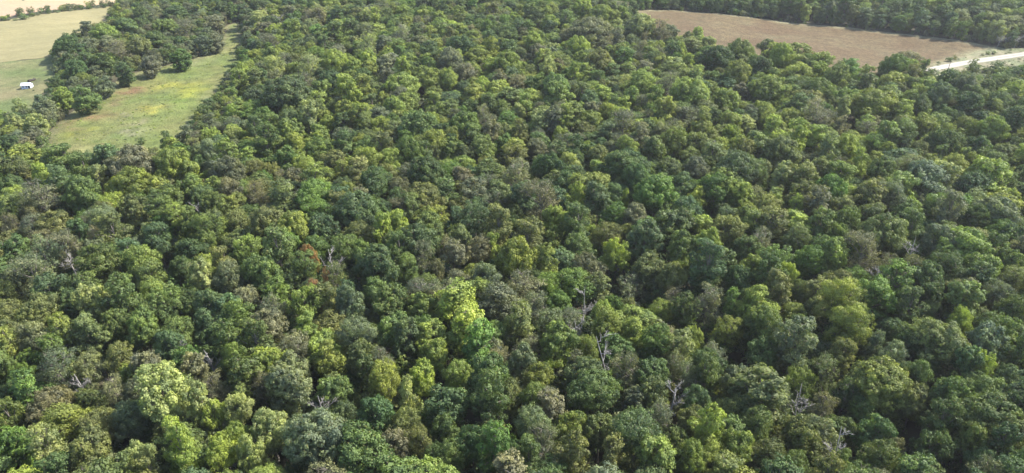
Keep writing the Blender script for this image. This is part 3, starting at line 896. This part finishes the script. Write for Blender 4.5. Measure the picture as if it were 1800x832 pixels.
def jitter_tint(col, r, amt=.16):
    b = TINT[col]
    if col in 'DBNSGO': b = tuple(b[k] * .8 + (.108, .138, .054)[k] * .2 for k in range(3))
    if col in 'YPR': amt *= .35
    v = 1 + r.uniform(-amt, amt)
    h = r.uniform(-.10, .10) * (.3 if col in 'YPR' else 1)
    return (b[0] * v * (1 + h), b[1] * v, b[2] * v * (1 - h * .5 + r.uniform(-.08, .08)))
tr_ = random.Random(9)
proto = {}
def spawn(t):
    """a tree: an Empty at its foot, with crown and trunk as parts; copies share mesh data"""
    i = tr_.choice(VAR[t['kind']])
    s = SHAPES[i]
    if i not in proto:
        root = bpy.data.objects.new('broadleaf_tree', None)
        root.empty_display_size = .5
        cr = bpy.data.objects.new('crown', s['crown'])
        tk = bpy.data.objects.new('trunk', s['trunk'])
        proto[i] = (root, cr, tk)
        tr0, cr0, tk0 = root, cr, tk
    else:
        a, b, c = proto[i]
        tr0, cr0, tk0 = a.copy(), b.copy(), c.copy()
    scene.collection.objects.link(tr0)
    scene.collection.objects.link(cr0); cr0.parent = tr0
    scene.collection.objects.link(tk0); tk0.parent = tr0
    tr0.location = (t['x'], t['y'], t['z'])
    tr0.rotation_euler = (tr_.uniform(-.05, .05), tr_.uniform(-.05, .05), tr_.uniform(0, 6.28))
    tr0.scale = (t['s'] * tr_.uniform(.85, 1.05), t['s'] * tr_.uniform(.95, 1.2), t['sz'] * tr_.uniform(.95, 1.12))
    cr0['tint'] = list(jitter_tint(t['col'], tr_))
    t['obj'] = tr0
    return tr0
for t in solo:
    spawn(t)

# ------------------------------------------------------------------ the rest of the woodland: one mass
ur0 = random.Random(77)
def gn_mass(name, pts, label, cat):
    """pts: list of (x, y, z, index, rz, sx, sz, tint, tilt)"""
    me = bpy.data.meshes.new(name)
    n = len(pts)
    me.vertices.add(n)
    me.vertices.foreach_set('co', np.array([p[:3] for p in pts], dtype=np.float32).ravel())
    def fa(nm, ty, key, arr):
        a = me.attributes.new(nm, ty, 'POINT')
        a.data.foreach_set(key, arr)
    fa('shape', 'INT', 'value', np.array([p[3] for p in pts], dtype=np.int32))
    fa('turn', 'FLOAT_VECTOR', 'vector', np.array([(p[8][0], p[8][1], p[4]) for p in pts], dtype=np.float32).ravel())
    fa('size', 'FLOAT_VECTOR', 'vector', np.array([(p[5] * ur0.uniform(.85, 1.05), p[5] * ur0.uniform(.95, 1.2), p[6]) for p in pts], dtype=np.float32).ravel())
    fa('tint', 'FLOAT_COLOR', 'color', np.array([tuple(p[7]) + (1,) for p in pts], dtype=np.float32).ravel())
    o = mesh_obj(name, me)
    ng = bpy.data.node_groups.new(name, 'GeometryNodeTree')
    ng.interface.new_socket('Geometry', in_out='INPUT', socket_type='NodeSocketGeometry')
    ng.interface.new_socket('Geometry', in_out='OUTPUT', socket_type='NodeSocketGeometry')
    gi = ng.nodes.new('NodeGroupInput'); go = ng.nodes.new('NodeGroupOutput')
    ci = ng.nodes.new('GeometryNodeCollectionInfo')
    ci.inputs['Collection'].default_value = lib
    ci.inputs['Separate Children'].default_value = True
    ci.inputs['Reset Children'].default_value = True
    ip = ng.nodes.new('GeometryNodeInstanceOnPoints')
    ip.inputs['Pick Instance'].default_value = True
    def attr(nm, ty):
        a = ng.nodes.new('GeometryNodeInputNamedAttribute')
        a.data_type = ty
        a.inputs['Name'].default_value = nm
        return a.outputs['Attribute']
    e2r = ng.nodes.new('FunctionNodeEulerToRotation')
    ng.links.new(attr('turn', 'FLOAT_VECTOR'), e2r.inputs[0])
    ng.links.new(gi.outputs[0], ip.inputs['Points'])
    ng.links.new(ci.outputs[0], ip.inputs['Instance'])
    ng.links.new(attr('shape', 'INT'), ip.inputs['Instance Index'])
    ng.links.new(e2r.outputs[0], ip.inputs['Rotation'])
    ng.links.new(attr('size', 'FLOAT_VECTOR'), ip.inputs['Scale'])
    ng.links.new(ip.outputs[0], go.inputs[0])
    md = o.modifiers.new('instances', 'NODES')
    md.node_group = ng
    tag(o, label, cat, kind='stuff')
    return o
pts = []
for t in living:
    if id(t) in solo_ids: continue
    i = tr_.choice(VAR[t['kind']])
    pts.append((t['x'], t['y'], t['z'], i, tr_.uniform(0, 6.28), t['s'], t['sz'], jitter_tint(t['col'], tr_), (tr_.uniform(-.05, .05), tr_.uniform(-.05, .05))))
gn_mass('distant_woodland', pts, 'far mass of mixed green tree crowns filling the wood behind the nearest trees', 'woodland')

# undergrowth beneath the trees and along the field edges
ug = []
ur = random.Random(31)
def near_open(x, y, d):
    return is_open(x + d, y) or is_open(x - d, y) or is_open(x, y + d) or is_open(x, y - d)
for k in range(24000):
    y = 55 + 560 * ur.random() ** .62
    x = ur.uniform(-(40 + y * .75), 40 + y * .75)
    if is_open(x, y) or seg_dist(x, y, ROAD) < 7.5: continue
    edge = near_open(x, y, 4.0)
    if not edge and ur.random() < (.0 if y < 260 else .5): continue
    c = ur.choice('GDDOKBS' if not edge else 'GOSNLKN')
    s = ur.uniform(.9, 1.9) if not edge else ur.uniform(.5, 1.25)
    ug.append((x, y, T(x, y) - .1, ur.choice(VAR['bush']), ur.uniform(0, 6.28), s, s * ur.uniform(.8, 1.5), jitter_tint(c, ur), (0, 0)))
gn_mass('undergrowth', ug, 'low shrubs and saplings growing under the trees and along the field edges', 'undergrowth')
print('TREES', len(trees), 'solo', len(solo), 'mass', len(pts), 'under', len(ug), 'smallest solo px', min(t['size'] for t in solo) * FPX * 2,
      'max py', sorted(t['py'] for t in solo)[:3])

wd = []
for poly, nn, tints, smin, smax in ((P_MEADOW, 2600, 'OLLYOS', .06, .17), (P_VERGE, 600, 'SOSG', .08, .26), (P_PASTURE, 160, 'OSL', .05, .12)):
    x0, y0, x1, y1 = bbox(poly)
    for k in range(nn):
        x, y = ur.uniform(x0, x1), ur.uniform(y0, y1)
        if not inside(x, y, poly) or seg_dist(x, y, ROAD) < 3.4 or (nz(x, y, 18, 4) < .02 and ur.random() < .75): continue
        q = ur.uniform(smin, smax)
        wd.append((x, y, T(x, y), ur.choice(VAR['bush']), ur.uniform(0, 6.28), q * 1.9, q * .8, jitter_tint(ur.choice(tints), ur), (0, 0)))
gn_mass('weeds', wd, 'tufts of weeds and goldenrod dotted over the meadow and verges', 'weeds')
# ------------------------------------------------------------------ dead trees
def dead_tree(t, seed):
    r = random.Random(seed)
    root = link(bpy.data.objects.new('dead_tree', None))
    root.empty_display_size = .5
    root.location = (t['x'], t['y'], t['z'])
    S = max(.75, min(1.5, t['s']))
    H = 15.0 if t['key'] in DEADLABEL else 11.2
    lean = Vector((r.uniform(-.12, .12), r.uniform(-.12, .12), 1))
    if t['key'] == (1081, 640): lean = Vector((-.28, .1, 1)); H = 16
    def P(h): return Vector((lean.x * h, lean.y * h, h))
    tb = Tubes()
    stem = [P(h) + Vector((r.uniform(-.15, .15), r.uniform(-.15, .15), 0)) for h in (-.6, 3, 6, 9, H)]
    tb.add(stem, [.30, .24, .18, .12, .04], 7)
    mesh_obj('trunk', tb.mesh('dead_trunk', M_DEAD), root)
    nb = 9 if t['r'] > 3.5 else 6
    for k in range(nb):
        h = r.uniform(4.6, H - 1.5)
        th = k * 2.4 + r.uniform(-.4, .4)
        ln = S * r.uniform(2.6, 5.0) * (1.15 - (h / H) * .55)
        up = r.uniform(.55, 1.1)
        d = Vector((math.cos(th), math.sin(th), up)).normalized()
        s0 = P(h)
        b = Tubes()
        p1 = wiggle(s0, s0 + d * ln, 4, .4, r)
        b.add(p1, [.11, .09, .07, .05, .02], 5)
        for m in range(7):
            i = r.randint(1, 4)
            dd = (d + Vector((r.gauss(0, .6), r.gauss(0, .6), r.gauss(.25, .4)))).normalized()
            l2 = ln * r.uniform(.3, .6)
            q = wiggle(p1[i], p1[i] + dd * l2, 3, .18, r)
            b.add(q, [.07, .055, .04, .018], 4)
            for w in range(4):
                j = r.randint(1, 3)
                d3 = (dd + Vector((r.gauss(0, .7), r.gauss(0, .7), r.gauss(.2, .4)))).normalized()
                b.add([q[j], q[j] + d3 * l2 * r.uniform(.3, .65)], [.035, .012], 3)
        mesh_obj('branch', b.mesh('dead_branch', M_DEAD), root)
    t['obj'] = root
for k, t in enumerate([t for t in trees if t['kind'] == 'dead']):
    dead_tree(t, 500 + k)

# ------------------------------------------------------------------ shrubs standing by themselves
def shrub(px, py, w, col, hfac, label, group=None, name='shrub'):
    x, y = at(px, py + 1, .8)
    zc = project(x, y, 1)[2]
    i = ur.choice(VAR['bush'])
    s = SHAPES[i]
    root = link(bpy.data.objects.new(name, None)); root.empty_display_size = .5
    c = mesh_obj('crown', s['crown'], root); k = mesh_obj('trunk', s['trunk'], root)
    c['tint'] = list(jitter_tint(col, ur, .08))
    sc = w * zc / FPX / 2 / (1.06 * s['R'])
    root.location = (x, y, T(x, y) - .1)
    root.rotation_euler.z = ur.uniform(0, 6.28)
    root.scale = (sc, sc, sc * hfac * .82)
    tag(root, label, 'shrub' if name == 'shrub' else 'tree', group)
    return root
HK = .8
HG = 'shrubs of the hedgerow between the two pale fields'
shrub(42, 31, 20, 'B', .78, 'rounded dark tree standing highest in the hedgerow between two pale fields', HG, name='hedgerow_tree')
for px, py, w, c, h, lab in [
    (14, 33, 12, 'S', .7, 'low grey-green shrub at the near end of the hedgerow'),
    (27, 33, 11, 'G', .7, 'low green shrub in the hedgerow just before its big round tree'),
    (57, 26, 12, 'G', 1.0, 'green hedgerow shrub touching the right side of the big round hedgerow tree'),
    (67, 24, 12, 'S', .9, 'grey-green hedgerow shrub second to the right of the round hedgerow tree'),
    (84, 21, 13, 'D', 1.0, 'dark rounded hedgerow shrub after a small gap in the hedge'),
    (94, 19, 9, 'S', 1.1, 'slim grey-green hedgerow shrub between a dark one and a lighter one'),
    (102, 19, 9, 'S', .7, 'low greyish hedgerow shrub before the light green one'),
    (112, 17, 12, 'O', 1.0, 'light olive rounded shrub midway along the hedgerow'),
    (124, 16.5, 10, 'S', .6, 'lowest shrub of the hedgerow beside the light olive one'),
    (134, 15, 9, 'S', .9, 'small greyish shrub of the hedgerow before its second tallest bush'),
    (144, 14, 12, 'G', 1.3, 'second tallest bush of the hedgerow, tall and green'),
    (157, 13, 12, 'D', .9, 'dark low shrub right after the tall green hedgerow bush'),
    (170, 11.5, 12, 'N', .8, 'brownish low shrub near the wooded end of the hedgerow'),
    (184, 10.5, 13, 'D', 1.1, 'dark shrub near the wooded end of the hedgerow'),
    (200, 9, 12, 'N', .8, 'brownish shrub where the hedgerow meets the wood')]:
    shrub(px, py, w, c, h, lab, HG)
RG = 'small shrubs on the verge of the gravel road'
for px, py, w, c, h, lab in [
    (1669, 105, 14, 'D', 1.1, 'dark shrub standing between the brown field and the gravel road'),
    (1679, 102, 12, 'O', 1.2, 'olive shrub just right of the dark one between field and gravel road'),
    (1650, 108, 9, 'S', .8, 'small grey shrub at the brown field corner near the power pole'),
    (1727, 95, 9, 'S', .9, 'small grey-green shrub on the verge, first before the bare grey brush'),
    (1737, 92, 10, 'G', 1.0, 'green shrub on the verge between two grey-green ones'),
    (1747, 92, 10, 'S', 1.2, 'taller grey-green shrub on the verge beside the bare grey brush')]:
    shrub(px, py, w, c, h, lab, RG)
shrub(180, 258, 22, 'N', .95, 'lone brownish rounded shrub near the meadow bottom edge')
shrub(249, 250, 14, 'D', 1.7, 'small dark pointed shrub at the meadow edge before the wood')
shrub(41, 154, 4, 'D', .9, 'small dark bush at the left corner of the white shed')
shrub(58, 156, 5, 'D', .9, 'small dark bush at the right corner of the white shed')

# bare grey brush at the far end of the crop field
bt = dict(x=0, y=0, z=0, s=.9, r=4, key=(0, 0))
for k, (px, py, lab) in enumerate([(1752, 84, 'bare grey leafless tree at the crop field corner, left one of three'),
                                   (1767, 83, 'bare grey leafless tree at the crop field corner, middle one of three'),
                                   (1782, 84, 'bare grey leafless tree at the crop field corner, right one of three')]):
    x, y = at(px, py)
    t = dict(x=x, y=y, z=T(x, y), s=1.35, r=4, key=(px, py))
    dead_tree(t, 900 + k)
    t['obj'].scale = (.75, .75, .55)
    tag(t['obj'], lab, 'tree', 'bare grey trees at the crop field corner')

# ------------------------------------------------------------------ white shed on the pasture
M_WHITE = simple_mat('white_roof_metal', [(.3, (.44, .47, .52)), (.7, (.52, .55, .59))], 1.5, rough=.45)
M_WALL = simple_mat('pale_board_shade_tint', [(.3, (.50, .56, .66)), (.7, (.62, .67, .75))], 3.0, rough=.7)  # bluish cast of the shaded front wall painted into the board colour
M_DARKIN = simple_mat('dark_opening', [(.3, (.03, .035, .045)), (.7, (.06, .065, .08))], 2.0, rough=.4)
M_LOG = simple_mat('dark_log_wood', [(.3, (.022, .019, .016)), (.7, (.05, .043, .035))], 5.0, rough=.9, bump=.02)  # very dark brown wood tone
M_WOOD = simple_mat('weathered_wood', [(.3, (.07, .06, .05)), (.7, (.14, .12, .10))], 5.0, rough=.9, bump=.02)
def box_mesh(name, boxes, mat, bevel=.015):
    bm = bmesh.new()
    for (cx, cy, cz), (sx, sy, sz) in boxes:
        m = Matrix.Translation((cx, cy, cz)) @ Matrix.Diagonal((sx, sy, sz, 1))
        bmesh.ops.create_cube(bm, size=1, matrix=m)
    bmesh.ops.bevel(bm, geom=bm.edges[:], offset=bevel, segments=1, affect='EDGES')
    me = bpy.data.meshes.new(name); bm.to_mesh(me); bm.free()
    me.materials.append(mat)
    return me
x, y = at(49, 155)
shed = link(bpy.data.objects.new('shed', None)); shed.empty_display_size = .5
shed.location = (x, y, T(x, y)); shed.scale = (.86, .86, .86); shed.rotation_euler.z = math.radians(9)
tag(shed, 'small white-roofed shed standing alone on the green pasture', 'shed')
W, D, Hh = 4.6, 3.6, 2.1
for nm, b in (('wall', ((0, -D / 2 + .05, Hh / 2), (W, .1, Hh))), ('wall', ((0, D / 2 - .05, Hh / 2), (W, .1, Hh))),
              ('wall', ((-W / 2 + .05, 0, Hh / 2), (.1, D - .2, Hh))), ('wall', ((W / 2 - .05, 0, Hh / 2), (.1, D - .2, Hh)))):
    mesh_obj(nm, box_mesh('shed_wall', [b], M_WALL), shed)
for sy in (-1, 1):                                     # two roof slopes of ribbed metal, ridge along the length
    bm = bmesh.new()
    n = 14
    for k in range(n + 1):
        xx = -W / 2 - .3 + (W + .6) * k / n
        zz = .04 if k % 2 else 0
        for (yy, z0) in ((0, Hh + .95), (sy * (D / 2 + .35), Hh - .12)):
            bm.verts.new((xx, yy, z0 + zz)); bm.verts.new((xx, yy, z0 + zz - .06))
    bm.verts.ensure_lookup_table()
    for k in range(n):
        a = k * 4
        bm.faces.new([bm.verts[i] for i in (a, a + 2, a + 6, a + 4)])
        bm.faces.new([bm.verts[i] for i in (a + 1, a + 5, a + 7, a + 3)])
        bm.faces.new([bm.verts[i] for i in (a + 2, a + 3, a + 7, a + 6)])
    bmesh.ops.recalc_face_normals(bm, faces=bm.faces[:])
    me = bpy.data.meshes.new('roof_slope'); bm.to_mesh(me); bm.free(); me.materials.append(M_WHITE)
    mesh_obj('roof', me, shed)
for s_ in (-1, 1):
    bm = bmesh.new()
    xx = s_ * (W / 2 - .05)
    rows = []
    for dx in (-.05, .05):
        rows.append([bm.verts.new(p) for p in ((xx + dx, -D / 2, Hh + .002), (xx + dx, D / 2, Hh + .002), (xx + dx, 0, Hh + .86))])
        bm.faces.new(rows[-1])
    for a, b in ((0, 1), (1, 2), (2, 0)):
        bm.faces.new((rows[0][a], rows[0][b], rows[1][b], rows[1][a]))
    me = bpy.data.meshes.new('gable'); bm.to_mesh(me); bm.free(); me.materials.append(M_WALL)
    mesh_obj('gable', me, shed)
for xx in (-1.35, .35):
    wdo = mesh_obj('window', box_mesh('shed_window', [((xx, -D / 2 - .03, 1.25), (.9, .06, .8))], M_WHITE), shed)
    mesh_obj('pane', box_mesh('shed_pane', [((xx, -D / 2 - .065, 1.25), (.72, .03, .62))], M_DARKIN), wdo)
mesh_obj('door', box_mesh('shed_door', [((1.55, -D / 2 - .03, .98), (.85, .06, 1.9))], M_DARKIN), shed)
mesh_obj('wall', box_mesh('shed_side_trim', [((-W / 2 - .03, 0, 1.0), (.06, D, .16))], M_WHITE), shed)
# dark log lying behind the shed
x, y = at(57, 143)
lg = link(bpy.data.objects.new('log', None)); lg.empty_display_size = .5
lg.location = (x, y, T(x, y) + .5); lg.rotation_euler.z = math.radians(68)
tb = Tubes(); tb.add([(-1.9, 0, 0), (-.6, .1, .05), (.6, -.1, 0), (1.9, .05, .1)], [.72, .68, .55, .35], 10)
mesh_obj('stem', tb.mesh('log_stem', M_LOG), lg)
tb = Tubes(); tb.add([(.9, 0, .2), (1.4, .5, .9)], [.16, .08], 6)
mesh_obj('branch', tb.mesh('log_branch', M_LOG), lg)
tag(lg, 'dark heavy log lying just behind the white shed', 'log')

# utility pole by the road
x, y = at(1665, 128)
up = link(bpy.data.objects.new('utility_pole', None)); up.empty_display_size = .5
up.location = (x, y, T(x, y))
tb = Tubes(); tb.add([(0, 0, -.5), (0, 0, 3), (0, 0, 5.6)], [.16, .14, .10], 8)
mesh_obj('shaft', tb.mesh('pole_shaft', M_WOOD), up)
mesh_obj('crossarm', box_mesh('pole_arm', [((0, .16, 5.2), (1.3, .1, .12))], M_WOOD), up)
for xx in (-.5, 0, .5):
    tb = Tubes(); tb.add([(xx, .16, 5.25), (xx, .16, 5.42), (xx, .16, 5.5)], [.05, .07, .03], 6)
    mesh_obj('insulator', tb.mesh('pole_insulator', M_WHITE), up)
tag(up, 'slender wooden utility pole at the near edge of the gravel road', 'pole')

# pale boulders
def boulder(px, py, sz, label, seed):
    r = random.Random(seed)
    bm = bmesh.new()
    bmesh.ops.create_icosphere(bm, subdivisions=3, radius=1)
    for v in bm.verts:
        k = 1 + .28 * mn.fractal(v.co * 1.3 + Vector((seed, 0, 0)), 1, 2, 3)
        v.co = Vector((v.co.x * sz * k, v.co.y * sz * .8 * k, v.co.z * sz * .6 * k))
    me = bpy.data.meshes.new('boulder'); bm.to_mesh(me); bm.free(); me.materials.append(M_GRAVEL)
    o = mesh_obj('boulder', me)
    x, y = at(px, py)
    o.location = (x, y, T(x, y) + sz * .25)
    tag(o, label, 'boulder', 'pale boulders at the wood edge near the road')
boulder(1760, 133, .9, 'left one of two pale boulders in the dark gap below the gravel road', 3)
boulder(1768, 132, 1.1, 'right one of two pale boulders in the dark gap below the gravel road', 8)

# ------------------------------------------------------------------ labels of the trees
ANCHORS = {   # trees the photograph makes easy to find: pixel -> phrase
    (352, 492): ('the lone creamy crown among dark ones', 'lone pale creamy green crown surrounded by dark green trees'),
    (161, 536): ('the pale crown near the left edge', 'pale creamy green rounded tree among grey-green crowns near the left edge'),
    (805, 535): ('the bright vine-like column of leaves', 'tall bright yellow-green column of leaves with deep shade beside it'),
    (293, 693): ('the biggest pale creamy crown', 'biggest pale creamy green crown, broad and billowing, lower left'),
    (558, 765): ('the huge grey-green crown at the bottom', 'huge grey-green clumpy crown at the bottom, widest of its neighbours'),
    (1685, 565): ('the brightest yellow-green crown on the right', 'brightest small yellow-green round crown on the right side'),
    (1378, 312): ('the pale crown right of centre', 'pale creamy green round crown among olive ones, right of centre'),
    (698, 394): ('the twin yellow-green crowns', 'rounder and brighter of the twin yellow-green crowns'),
    (1085, 445): ('the forked yellow-green crown in mid wood', 'yellow-green crown among dull olive ones in the middle of the wood'),
    (1385, 485): ('the small vivid yellow-green ball', 'small vivid yellow-green ball-shaped tree among dull greens'),
    (1118, 769): ('the big bluish green cone', 'big soft bluish green cone-like crown at the bottom of the picture'),
    (1550, 667): ('the wide light green crown above the dark gap', 'wide light green crown lit on its right above a dark gap'),
    (1742, 727): ('the wide crown in the bottom right corner', 'wide mid green crown in the bottom right corner'),
    (1540, 522): ('the fresh green dome on the right', 'fresh green dome-shaped crown below the pale dead branches'),
    (1152, 603): ('the fresh green crown by the gully', 'fresh green crown beside the dark gully'),
    (1395, 611): ('the tall grey-green crown', 'tall pale grey-green crown between two mid green ones'),
    (718, 703): ('the narrow creamy crown', 'narrow upright creamy green crown beside large dark ones'),
    (87, 785): ('the pale column at the bottom left', 'pale creamy column-shaped tree at the bottom left'),
    (555, 512): ('the rusty orange tree', 'rusty orange-brown small crown beside the wide dead tree'),
    (1240, 428): ('the single-lobed yellow-green dome', 'single-lobed yellow-green dome right of centre'),
    (1651, 600): ('the broad olive crown', 'broad olive crown beside the brightest yellow-green one'),
    (630, 790): ('the big mid green crown at the bottom', 'big mid green crown at the bottom edge beside the huge grey-green one'),
    (1044, 689): ('the dark crown by the leaning dead tree', 'wide dark green crown beside the leaning dead tree'),
    (94, 720): ('the wide brownish crown lower left', 'wide brownish grey crown near the lower left edge'),
}
anc = []
for (ax, ay), (ph, own) in ANCHORS.items():
    bt = min(living, key=lambda t: (t['px'] - ax) ** 2 + (t['py'] - ay) ** 2)
    if 'obj' in bt and 'anchor' not in bt:
        bt['anchor'] = own
        anc.append((bt['px'], bt['py'], ph))
        tag(bt['obj'], own, 'tree')
for t in [t for t in trees if t['kind'] == 'dead']:
    lab = DEADLABEL.get(t['key'])
    t['lab'] = lab
    if t['key'] in DEADLABEL:
        short = {(1081, 640): 'the leaning dead tree', (1402, 712): 'the straight whitish dead tree', (590, 468): 'the wide grey dead crown',
                 (1027, 536): 'the twiggy grey dead tree', (1600, 450): 'the pale fallen-looking dead crown', (1476, 790): 'the thin dead tree in the gap'}[t['key']]
        anc.append((t['px'], t['py'], short))
def relation(dx, dy):
    if abs(dx) > abs(dy) * 1.3: return 'right of' if dx > 0 else 'left of'
    return 'in front of' if dy > 0 else 'behind'
ORD = ['nearest', 'second', 'third', 'fourth', 'fifth', 'sixth', 'seventh']
def name_by_anchor(group, noun, word_fn):
    slots = {}
    for t in group:
        for k, (ax, ay, ph) in enumerate(anc):
            dx, dy = t['px'] - ax, t['py'] - ay
            d = math.hypot(dx, dy)
            if d < 4: continue
            slots.setdefault((k, relation(dx, dy), word_fn(t)), []).append((d, id(t)))
    opt = {}
    for (k, rel, w), lst in slots.items():
        lst.sort()
        for n, (d, i) in enumerate(lst[:7]):
            opt.setdefault(i, []).append((d * (1 + .45 * n), n, rel, k, w))
    for t in group:
        o = sorted(opt.get(id(t), []))
        if o:
            _, n, rel, k, w = o[0]
            lab = '%s %s %s %s %s' % (ORD[n], w, noun, rel, anc[k][2])
            if len(lab.split()) > 16: lab = lab.replace(' the ', ' ', 1)
        else:
            lab = None
        yield t, lab
rest = [t for t in solo if 'anchor' not in t]
import collections
unlabelled = collections.Counter()
for t, lab in name_by_anchor(rest, 'tree', lambda t: SHAPEWORD[t['kind']] + ' ' + WORD[t['col']]):
    if lab:
        tag(t['obj'], lab, 'tree', 'broadleaf trees of the near wood')
    else:
        unlabelled[t['kind']] += 1
        tag(t['obj'], '%s %s tree standing in the near wood' % (SHAPEWORD[t['kind']], WORD[t['col']]), 'tree', '%s %s trees of the near wood' % (SHAPEWORD[t['kind']], WORD[t['col']]))
deads = [t for t in trees if t['kind'] == 'dead']
for t in deads:
    if t['lab']: tag(t['obj'], t['lab'], 'tree', 'bare dead trees in the wood')
for t, lab in name_by_anchor([t for t in deads if not t['lab']], 'tree', lambda t: 'small bare grey'):
    tag(t['obj'], lab, 'tree', 'bare dead trees in the wood')
print('unlabelled', dict(unlabelled))

# ------------------------------------------------------------------ thin summer haze
HAZE = 0.00008
if HAZE:
    hz = mesh_obj('haze', box_mesh('haze', [((0, 300, 50), (20000, 20000, 142))], M_WOOD, .01))
    hm = bpy.data.materials.new('haze'); hm.use_nodes = True
    nt = hm.node_tree
    for n in list(nt.nodes): nt.nodes.remove(n)
    ho = nt.nodes.new('ShaderNodeOutputMaterial'); pv = nt.nodes.new('ShaderNodeVolumePrincipled')
    pv.inputs['Density'].default_value = HAZE
    pv.inputs['Color'].default_value = (.93, .95, 1, 1)
    pv.inputs['Anisotropy'].default_value = .3
    nt.links.new(pv.outputs[0], ho.inputs['Volume'])
    hz.data.materials.clear(); hz.data.materials.append(hm)
    tag(hz, 'thin pale haze in the air over the wood', kind='stuff')
print('tris', sum(len(m.loops) - 2 * len(m.polygons) for m in bpy.data.meshes))
